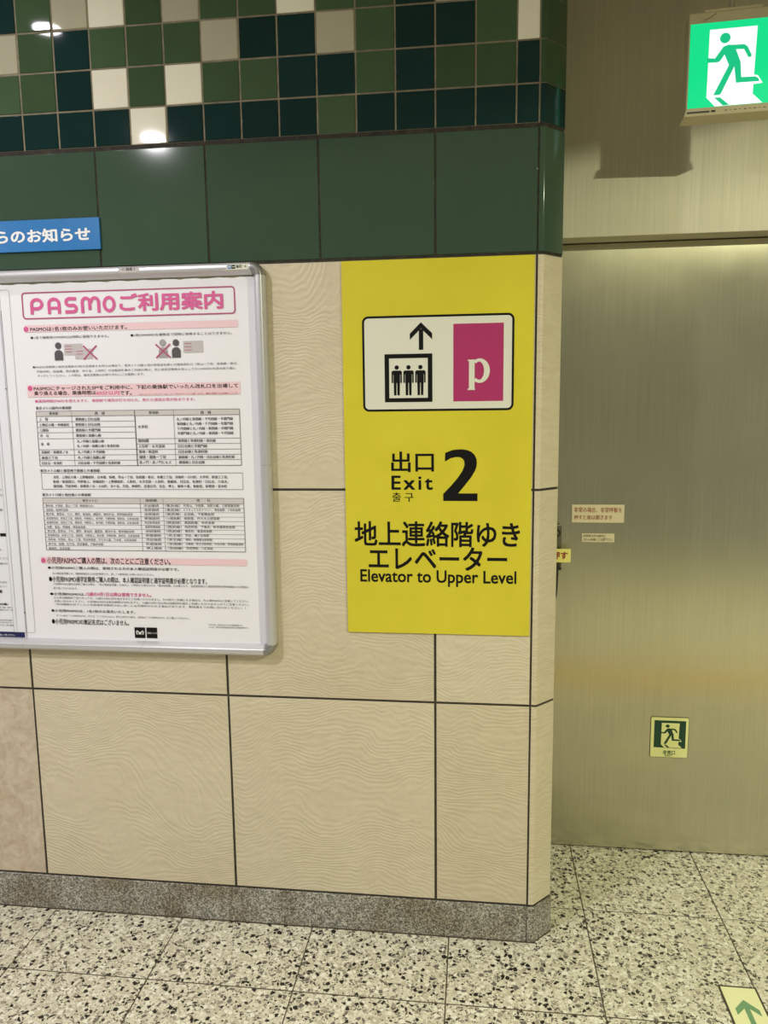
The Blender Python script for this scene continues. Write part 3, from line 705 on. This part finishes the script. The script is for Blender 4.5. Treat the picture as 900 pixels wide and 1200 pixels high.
def corner_cap(cx, cz, a0):
    """quarter turn of the rail profile about (cx, cz)"""
    mb = MB(); n = len(RP); S = 8; v = []
    for k in range(S+1):
        a = math.radians(a0+90*k/S)
        for q, y in RP: v.append((cx+(RC-q)*math.cos(a), y-.0006, cz+(RC-q)*math.sin(a)))
    f = [(k*n+i, k*n+i+1, (k+1)*n+i+1, (k+1)*n+i) for k in range(S) for i in range(n-1)]+[tuple(range(n)), tuple(range((S+1)*n-1, S*n-1, -1))]
    mb.add(v, f, M['alu_dark']); return mb.build('corner_cap', cs, smooth=True)
corner_cap(FXR-RC, FZT-RC, 0); corner_cap(FXL+RC, FZT-RC, 90); corner_cap(FXL+RC, FZB+RC, 180); corner_cap(FXR-RC, FZB+RC, 270)
PR_ = wall_plane(-.0343)
pr = Print(PR_); pr.rect(-.9443, 1.8855, -.8875, 1.8985, .0001); a_ = pr.build('rail_label', M['icon_light'], cs); a_['label'] = 'grey rail label'
pr = Print(PR_); pr.rect(-.6490, 1.8835, -.5912, 1.8975, .0001); a_ = pr.build('rail_label', M['sign_white'], cs); a_['label'] = 'white rail label with blue and black squares'
pr = Print(PR_); pr.rect(-.6455, 1.8858, -.6355, 1.8955, .0003); pr.build('label_square', M['blue'], cs)
pr = Print(PR_); pr.rect(-.6350, 1.8858, -.6250, 1.8955, .0003); pr.build('label_square', M['k'], cs)
pr = Print(PR_); pr.text('M', 2, -.6438, -.6372, 1.8875, 1.8938, .0006); pr.rect(-.6340, 1.8900, -.6260, 1.8915, .0006); pr.build('label_mark', M['w'], cs)
letter_parts([(b, c, w, x0, x1, max(z0, 1.886), max(z0, 1.886)+.0085) for b, c, w, x0, x1, z0, z1 in RAIL_TEXT], wall_plane(-.0346), cs, {'g': 'grey_lettering', 'k': 'lettering'})

# ------------------------------------------------------------------ posters
def sheet(x0, x1, z0, z1, y, mt, name, parent, wavy=.0015):
    nx, nz = 60, 70; v = []; f = []
    for j in range(nz+1):
        for i in range(nx+1):
            u, w = i/nx, j/nz; x = x0+(x1-x0)*u; z = z0+(z1-z0)*w
            e = max(0, (w-.93)/.07)+max(0, (.07-w)/.07)+max(0, (u-.95)/.05)*.7
            z += (w**30)*wavy*(math.sin(x*90)+.6*math.sin(x*211+1))
            v.append((x, y-.0009*min(1, e)*(.5+.5*math.sin(x*46+z*30)*math.sin(z*38+2)), z))
    for j in range(nz):
        for i in range(nx): a = j*(nx+1)+i; f.append((a, a+1, a+nx+2, a+nx+1))
    mb = MB(); mb.add(v, f, mt); return mb.build(name, parent, smooth=True)
po = root('poster', (-.93, -.008, .868), 'white poster with a pink PASMO heading above dense Japanese tables', 'poster')
YP = -.0085
sheet(-1.3035, -.5835, .8655, 1.8690, YP, M['paper'], 'paper', po)
P = wall_plane(YP-.0012)
letter_parts(POSTER_TEXT, P, po, {'k': 'black_lettering', 'g': 'grey_lettering', 'p': 'pink_lettering', 'r': 'red_lettering', 'w': 'white_lettering', 'title_pink': 'heading_lettering'}, True)
pr = Print(P)
for (z0, z1, x0) in ((1.7402, 1.7590, -1.2385), (1.5633, 1.5965, -1.2432), (1.0915, 1.1100, -1.2408)):
    pr = Print(P); pr.rect(x0, z0, -.6315, z1); pr.build('pale_pink_bar', M['pale_pink'], po)
for c in ((-1.2337, 1.7484), (-1.2345, 1.5874), (-1.2337, 1.0994)):
    pr = Print(P); pr.disc(c, .0072, .0002); pr.build('pink_dot', M['p'], po)
pr = Print(P); pr.ring(rr_pts(-1.2405, 1.7748, -.6362, 1.8468, .010), rr_pts(-1.2370, 1.7782, -.6397, 1.8434, .0075), .0001); pr.build('heading_border', M['rose'], po)
# heading word in round stroked letters
pr = Print(P); SW = .0088; zb, zt = 1.7875, 1.8312
def arc(cx, cz, rx, rz, a0, a1, n=14): return [(cx+rx*math.cos(math.radians(a0+(a1-a0)*i/n)), cz+rz*math.sin(math.radians(a0+(a1-a0)*i/n))) for i in range(n+1)]
h = SW/2
x = -1.2165                                                          # P
pr.stroke([(x+h, zb), (x+h, zt-.018)]+arc(x+h+.0150, zt-.0165, .0150, .0165-h, 180, -90)+[(x+h+.003, zt-.0330+h)], SW, .0003)
x = -1.1660                                                          # A
pr.stroke([(x+h, zb), (x+h, zt-.017)]+arc(x+.0190, zt-.0170, .0190-h, .0170-h, 180, 0)+[(x+.038-h, zb)], SW, .0003); pr.stroke([(x+h, zb+.0155), (x+.038-h, zb+.0155)], SW*.85, .0002)
x = -1.1165                                                          # S
pr.stroke([(x+.0345, zt-h-.001), (x+.016, zt-h)]+arc(x+.0145, zt-.0135, .0100, .0135-h, 90, 270)+[(x+.022, zb+.0213)]+arc(x+.0235, zb+.0130, .0100, .0130-h, 90, -90)+[(x+.001, zb+h)], SW, .0003)
x = -1.0695                                                          # M
pr.stroke([(x+h, zb), (x+h, zt-.014)]+arc(x+.0150, zt-.0145, .0150-h, .0145-h, 180, 0, 10)+[(x+.030-h, zb+.008)], SW, .0003)
pr.stroke([(x+.030-h, zb+.008), (x+.030-h, zt-.014)]+arc(x+.0405, zt-.0145, .0150-h, .0145-h, 180, 0, 10)+[(x+.0555-h, zb)], SW, .0004)
x = -1.0070                                                          # O
pr.stroke(arc(x+.0185, (zb+zt)/2, .0185-h, .0218-h, 0, 360, 28), SW, .0003)
pr.build('heading_word', M['title_pink'], po)
# pictures of people and cards
def person(pr, cx, zh, s=1, lift=.0002):
    pr.disc((cx, zh), .0092*s, lift)
    pr.poly([(cx-.0122, zh-.0395), (cx+.0122, zh-.0395), (cx+.0124, zh-.024)]+[(cx+.0124*math.cos(math.radians(a)), zh-.0225+.0110*math.sin(math.radians(a))) for a in range(0, 181, 20)]+[(cx-.0124, zh-.024)], lift)
pr = Print(P); person(pr, -1.1430, 1.7021); pr.build('person_pictogram', M['icon_dark'], po)
pr = Print(P); person(pr, -.8058, 1.7030); pr.build('person_pictogram', M['icon_dark'], po)
pr = Print(P); person(pr, -.8428, 1.7035); pr.build('person_pictogram', M['icon_grey'], po)['label'] = 'paler crossed-out person pictogram'
for cards, marks in (([(-1.1265, 1.6765, -1.0740, 1.7065)], ((-1.1225, 1.700), (-1.1225, 1.6925), (-1.1225, 1.685))), ([(-1.0950, 1.6655, -1.0450, 1.6925)], ((-1.091, 1.686), (-1.091, 1.6785))),
                     ([(-.7853, 1.6765, -.7306, 1.7069)], ((-.781, 1.700), (-.781, 1.6915), (-.781, 1.683)))):
    pr = Print(P); x0, z0, x1, z1 = cards[0]; pr.rect(x0, z0, x1, z1, .0001+.00005*(x0 > -1.1)); cd = pr.build('card_pictogram', M['icon_light'], po)
    for x0, z0 in marks: pr = Print(P); pr.rect(x0, z0-.0009, x0+.019, z0+.0009, .0003); pr.build('pink_mark', M['rose'], cd)
for x0, x1, z0, z1 in ((-1.0710, -1.0320, 1.6634, 1.7005), (-.8632, -.8221, 1.6636, 1.7000)):
    pr = Print(P); pr.line((x0, z0), (x1, z1), .0042, .0005); pr.line((x0, z1), (x1, z0), .0042, .0005); pr.build('pink_cross', M['rose'], po)
# tables
tl = Print(P); hg = Print(P); LW = .0009
def hl(x0, x1, z, w=LW): tl.rect(x0, z-w/2, x1, z+w/2, .0002)
def vl(x, z0, z1, w=LW): tl.rect(x-w/2, z0, x+w/2, z1, .0002)
hg.rect(-1.2222, 1.5100, -.6360, 1.5241, .0001); hg.rect(-1.2217, 1.2652, -.6339, 1.2808, .0001); hg.build('table_heading_band', M['head_grey'], po)
for z in (1.5241, 1.3718): hl(-1.2222, -.6360, z, .0013)
for z in (1.5102, 1.4950, 1.4793, 1.4645, 1.4478, 1.4171, 1.4021, 1.3872): hl(-1.2222, -.9335, z)
for z in (1.5095, 1.446, 1.4316, 1.4163, 1.4019, 1.3878): hl(-.9335, -.6360, z)
for x, w in ((-1.2222, .0013), (-1.1174, LW), (-.9335, .0022), (-.8223, LW), (-.6360, .0013)): vl(x, 1.3718, 1.5241, w)
for z in (1.3510, 1.3052): hl(-1.2204, -.6343, z)
for x in (-1.2204, -.6343): vl(x, 1.3052, 1.3510)
z3 = [1.2808, 1.2652]+[1.2652-(1.2652-1.1310)*k/11 for k in range(1, 12)]
for k, z in enumerate(z3): hl(-1.2217, -.6339, z, .0012 if k in (0, 12) else .0007)
for x, w in ((-1.2217, .0012), (-.9322, LW), (-.8654, LW), (-.6339, .0012)): vl(x, 1.1310, 1.2808, w)
tl.build('table_ruling', M['g'], po)
# two black squares at the foot: the winged M mark and a name
pr = Print(P); pr.rect(-.9708, .8762, -.9390, .9078, .0001); pr.build('black_square', M['k'], po)
pr = Print(P); pr.rect(-.9352, .8765, -.9032, .9080, .0001); pr.build('black_square', M['k'], po)
pr = Print(P); cx, cz = -.9549, .8930
for s in (-1, 1):
    pr.stroke([(cx, cz-.0046), (cx+s*.0042, cz+.0008), (cx+s*.0078, cz+.0046), (cx+s*.0104, cz+.0030), (cx+s*.0088, cz-.0062)], .0026, .0003)
    pr.stroke([(cx+s*.0040, cz+.0005), (cx, cz-.0003)], .0020, .0003)
pr.line((cx-.0062, cz-.0050), (cx+.0062, cz-.0050), .0014, .0003)
pr.build('winged_mark', M['w'], po)

lp = root('poster', (-1.68, -.008, .868), 'white notice with fine print and a navy foot strip, cut by the left photo edge', 'poster')
sheet(-2.02, -1.3045, .8665, 1.8655, YP+.0008, M['paper_cool'], 'paper', lp)
P2 = wall_plane(YP-.0004)
letter_parts(LEFT_TEXT, wall_plane(YP-.0006), lp, {'k': 'black_lettering', 'g': 'grey_lettering', 'w': 'white_lettering'}, True)
pr = Print(P2); pr.rect(-1.99, .8682, -1.3095, .8846); pr.build('foot_strip', M['navy'], lp)
pr = Print(P2); pr.line((-1.3350, 1.80), (-1.3325, .8880), .0010); pr.rect(-2.0, 1.7600, -1.3350, 1.7610); pr.build('fine_ruling', M['icon_grey'], lp)
# thin clear sleeve hanging over the joint between both posters
sl = root('document_sleeve', (-1.30, -.010, .884), 'narrow clear plastic sleeve with rounded corners between the two posters', 'plastic sleeve')
o_ = rr_pts(-1.3420, .8838, -1.2752, 1.8555, .007); i_ = rr_pts(-1.3413, .8845, -1.2761, 1.8547, .0065)
pr = Print(wall_plane(YP-.0016)); pr.ring(o_, i_); pr.build('sleeve_edge', M['clear_edge'], sl)
pr = Print(wall_plane(YP-.0015)); pr.line((-1.3075, 1.8540), (-1.3048, .8700), .0008); pr.line((-1.3035, 1.80), (-1.3012, .8700), .0008)
pr.rect(-1.3060, .9420, -1.3020, .9455, .0002); pr.rect(-1.3085, 1.5860, -1.3050, 1.5890, .0002); pr.build('sleeve_spine', M['icon_dark'], sl)

# ================================================================== things on and before the door
def pictogram(P, parent, x0, z0, w, h, man, white, back=None, lift=.0003, names=('doorway', 'running_figure')):
    """running figure in a doorway; unit coordinates measured on the sign"""
    U = lambda pts: [(x0+(a-215+25*((b-218)/747))/735*w, z0+h-((b-218+.106*(a-215)*(1-.3*(b-218)/747))/747)*h) for a, b in pts]
    pr = Print(P); pr.poly(U([(385, 262), (800, 220), (765, 825), (765, 826), (850, 906), (435, 940), (360, 862)]), lift)
    pr.poly(U([(765, 640), (772, 655), (808, 660), (850, 728), (760, 742)]), lift*1.5); pr.build(names[0], white, parent)
    pr = Print(P); c = U([(520, 333)])[0]; pr.disc(c, .0625*w, lift*3, ry=.0605*h)
    for q in ([(365, 512), (432, 514), (452, 548), (365, 552)], [(432, 514), (505, 410), (548, 392), (556, 450), (515, 478), (475, 538), (452, 548)],
              [(505, 410), (548, 392), (600, 392), (614, 430), (655, 540), (658, 575), (556, 575), (515, 478), (500, 440)],
              [(600, 392), (688, 386), (716, 405), (684, 428), (614, 430)], [(716, 405), (752, 482), (742, 500), (722, 498), (684, 428)],
              [(556, 570), (606, 574), (486, 828), (470, 838), (420, 840)],
              [(600, 560), (657, 560), (664, 680), (640, 728), (618, 728)], [(640, 680), (790, 672), (815, 690), (822, 714), (618, 728)],
              [(428, 860), (482, 860), (562, 926), (505, 932)]): pr.poly(U(q), lift*3)
    pr.build(names[1], man, parent)

# ------------------------------------------------------------------ hanging illuminated exit sign
sg = root('illuminated_exit_sign', (.537, .15, 2.2766), 'lit green running-man exit sign hanging on a rod before the steel wall', 'sign')
W, H = .2010, .2035
mb = MB(); mb.box((-.004, -.0005, -.004), (W+.004, .052, H+.026), M['sign_body']); 
def local(mb, name, bevel=0, smooth=False):
    o = mb.build(name, None, bevel=bevel, smooth=smooth); o.parent = sg; return o
local(mb, 'housing', .0025)
mb = MB(); mb.slab([(-.010, -.0215), (W+.010, -.0215), (W+.005, -.002), (-.005, -.002)], -.0125, .056, M['sign_body']); local(mb, 'bottom_lip', .0012)
Pl = lambda u, v, lift=0: (u, -.0008-lift, v)
def lbuild(pr, name, mt):
    me = bpy.data.meshes.new(name); me.from_pydata(pr.v, [], pr.f); me.materials.append(mt); return link(name, me, sg)
pr = Print(Pl); pr.rect(0, 0, W, H); lbuild(pr, 'lit_face', M['lit_green'])
_n0 = set(o.name for o in bpy.data.objects)
pictogram(Pl, None, 0, 0, W, H, M['lit_man'], M['lit_white'], lift=.0002)
for o in bpy.data.objects:
    if o.name not in _n0: o.parent = sg
Pb = lambda u, v, lift=0: (u, -.0129-lift, v)
pr = Print(Pb); pr.rect(-.003, -.0150, .052, -.0105); 
for k in range(9): pr.rect(.088+k*.0115, -.0135+.001*(k % 2), .088+k*.0115+.006, -.0115)
lbuild(pr, 'small_print', M['g'])
pr = Print(Pb); pr.rect(.056, -.0148, .066, -.0102); lbuild(pr, 'test_switch', M['black_metal'])
mb = MB(); mb.box((.034, .0005, H+.026), (.170, .040, H+.0325), M['sign_body']); local(mb, 'mounting_plate', .0008)
mb = MB(); mb.cyl((.102, .024), .0068, H+.030, CEIL-2.2766, M['rod'], n=16); local(mb, 'suspension_rod', smooth=True)
pr = Print(lambda u, v, lift=0: (u, -.0008-lift, v)); pr.stroke([(.032, H+.006), (.046, H+.012), (.058, H+.019), (.062, H+.021)], .0014, .0003); lbuild(pr, 'scratch', M['g'])
sg.rotation_euler = (0, 0, math.radians(-4))

# ------------------------------------------------------------------ stickers
def sticker(name, x0, z0, x1, z1, rows, label, names):
    t = root(name, ((x0+x1)/2, .4995, z0), label, 'sticker')
    mb = MB(); mb.box((x0, .4982, z0), (x1, .4998, z1), M['sticker']); mb.build('label_sheet', t, bevel=.0003, seg=1)
    letter_parts(rows, wall_plane(.4980), t, names); return t
sticker('warning_sticker', .3115, 1.1418, .4778, 1.2010, DOOR_TEXT[:2], 'wide cream sticker with two lines of red lettering on the steel door', {'r': 'red_lettering'})
sticker('notice_sticker', .3452, 1.0772, .4489, 1.1058, DOOR_TEXT[2:4], 'small cream sticker with black lettering under the red-lettered one', {'k': 'black_lettering'})
# glow-in-the-dark exit plate
ep = root('exit_plate', (.648, .4995, .344), 'small pale yellow exit plate with green running man low on the steel door', 'sign')
mb = MB(); pts = rr_pts(.5860, .3425, .7092, .4852, .006); mb.slab(pts, .4978, .4998, M['brown_frame']); mb.build('plate_edge', ep)
mb = MB(); pts = rr_pts(.5874, .3440, .7078, .4838, .005); mb.slab(pts, .4970, .4978, M['lumi']); mb.build('plate', ep)
P = wall_plane(.4968)
pr = Print(P); pr.poly([(.5978, .3780), (.7000, .3765), (.7000, .4735), (.5978, .4735)]); pr.build('green_field', M['d'], ep)
pictogram(P, ep, .5978, .3775, .1022, .0955, M['d'], M['lumi'], lift=.0002)
letter_parts(DOOR_TEXT[5:], P, ep, {'d': 'lettering'})
# emergency push latch, half hidden by the corner
pl = root('push_latch', (.262, .5, .90), 'dark door latch with yellow push plate lettered in red beside the tiled corner', 'door latch')
mb = MB(); mb.box((.236, .472, 1.057), (.2772, .4995, 1.1400), M['lock_metal']); mb.build('lock_case', pl, bevel=.005)
mb = MB(); mb.cyl((.2575, 1.112), .0150, .4655, .472, M['black_metal'], 'y', 24); mb.cyl((.2575, 1.112), .0095, .4620, .4655, M['lock_metal'], 'y', 20); mb.box((.2560, .4605, 1.104), (.2590, .462, 1.120), M['k']); mb.build('lock_cylinder', pl, smooth=True)
mb = MB(); mb.box((.2210, .4535, 1.0168), (.3055, .4580, 1.0615), M['push_yellow']); mb.build('push_plate', pl, bevel=.0016)
letter_parts([DOOR_TEXT[4]], wall_plane(.4532), pl, {'r': 'lettering'})
mb = MB(); mb.slab([(.236, .900), (.2640, .8985), (.2665, .93), (.2690, 1.02), (.2725, 1.06), (.240, 1.06)], .4585, .4720, M['black_metal']); mb.build('latch_handle', pl, bevel=.002)
mb = MB(); mb.box((.245, .472, .99), (.2780, .4995, 1.012), M['lock_metal']); mb.cyl((.2725, .995), .006, .462, .474, M['black_metal'], 'y', 14); mb.build('lower_bracket', pl, bevel=.001)

# ------------------------------------------------------------------ floor arrow
fp = root('floor_arrow_plate', (.6875, -.24, 0), 'pale glow-in-the-dark floor plate with a green arrow, by the bottom right edge', 'floor sign')
X0, X1, Y1, Y0 = .6395, .7360, -.1120, -.4120
mb = MB(); mb.box((X0, Y0, -.0005), (X1, Y1, .0020), M['brown_frame']); mb.build('frame', fp, bevel=.0006, seg=1)
mb = MB(); mb.box((X0+.0045, Y0+.006, .0016), (X1-.0055, Y1-.0065, .0030), M['lumi_floor']); mb.build('luminous_face', fp, bevel=.0005, seg=1)
Pf = lambda u, v, lift=0: (u, v, .0032+lift)
pr = Print(Pf)
pr.poly([(.6883, -.1612), (.6590, -.1918), (.6590, -.2130), (.6883, -.1835)]); pr.poly([(.6883, -.1612), (.6883, -.1835), (.7176, -.2130), (.7176, -.1918)])
pr.rect(.6817, -.345, .6950, -.1760, .0001); pr.build('arrow', M['arrow_green'], fp)
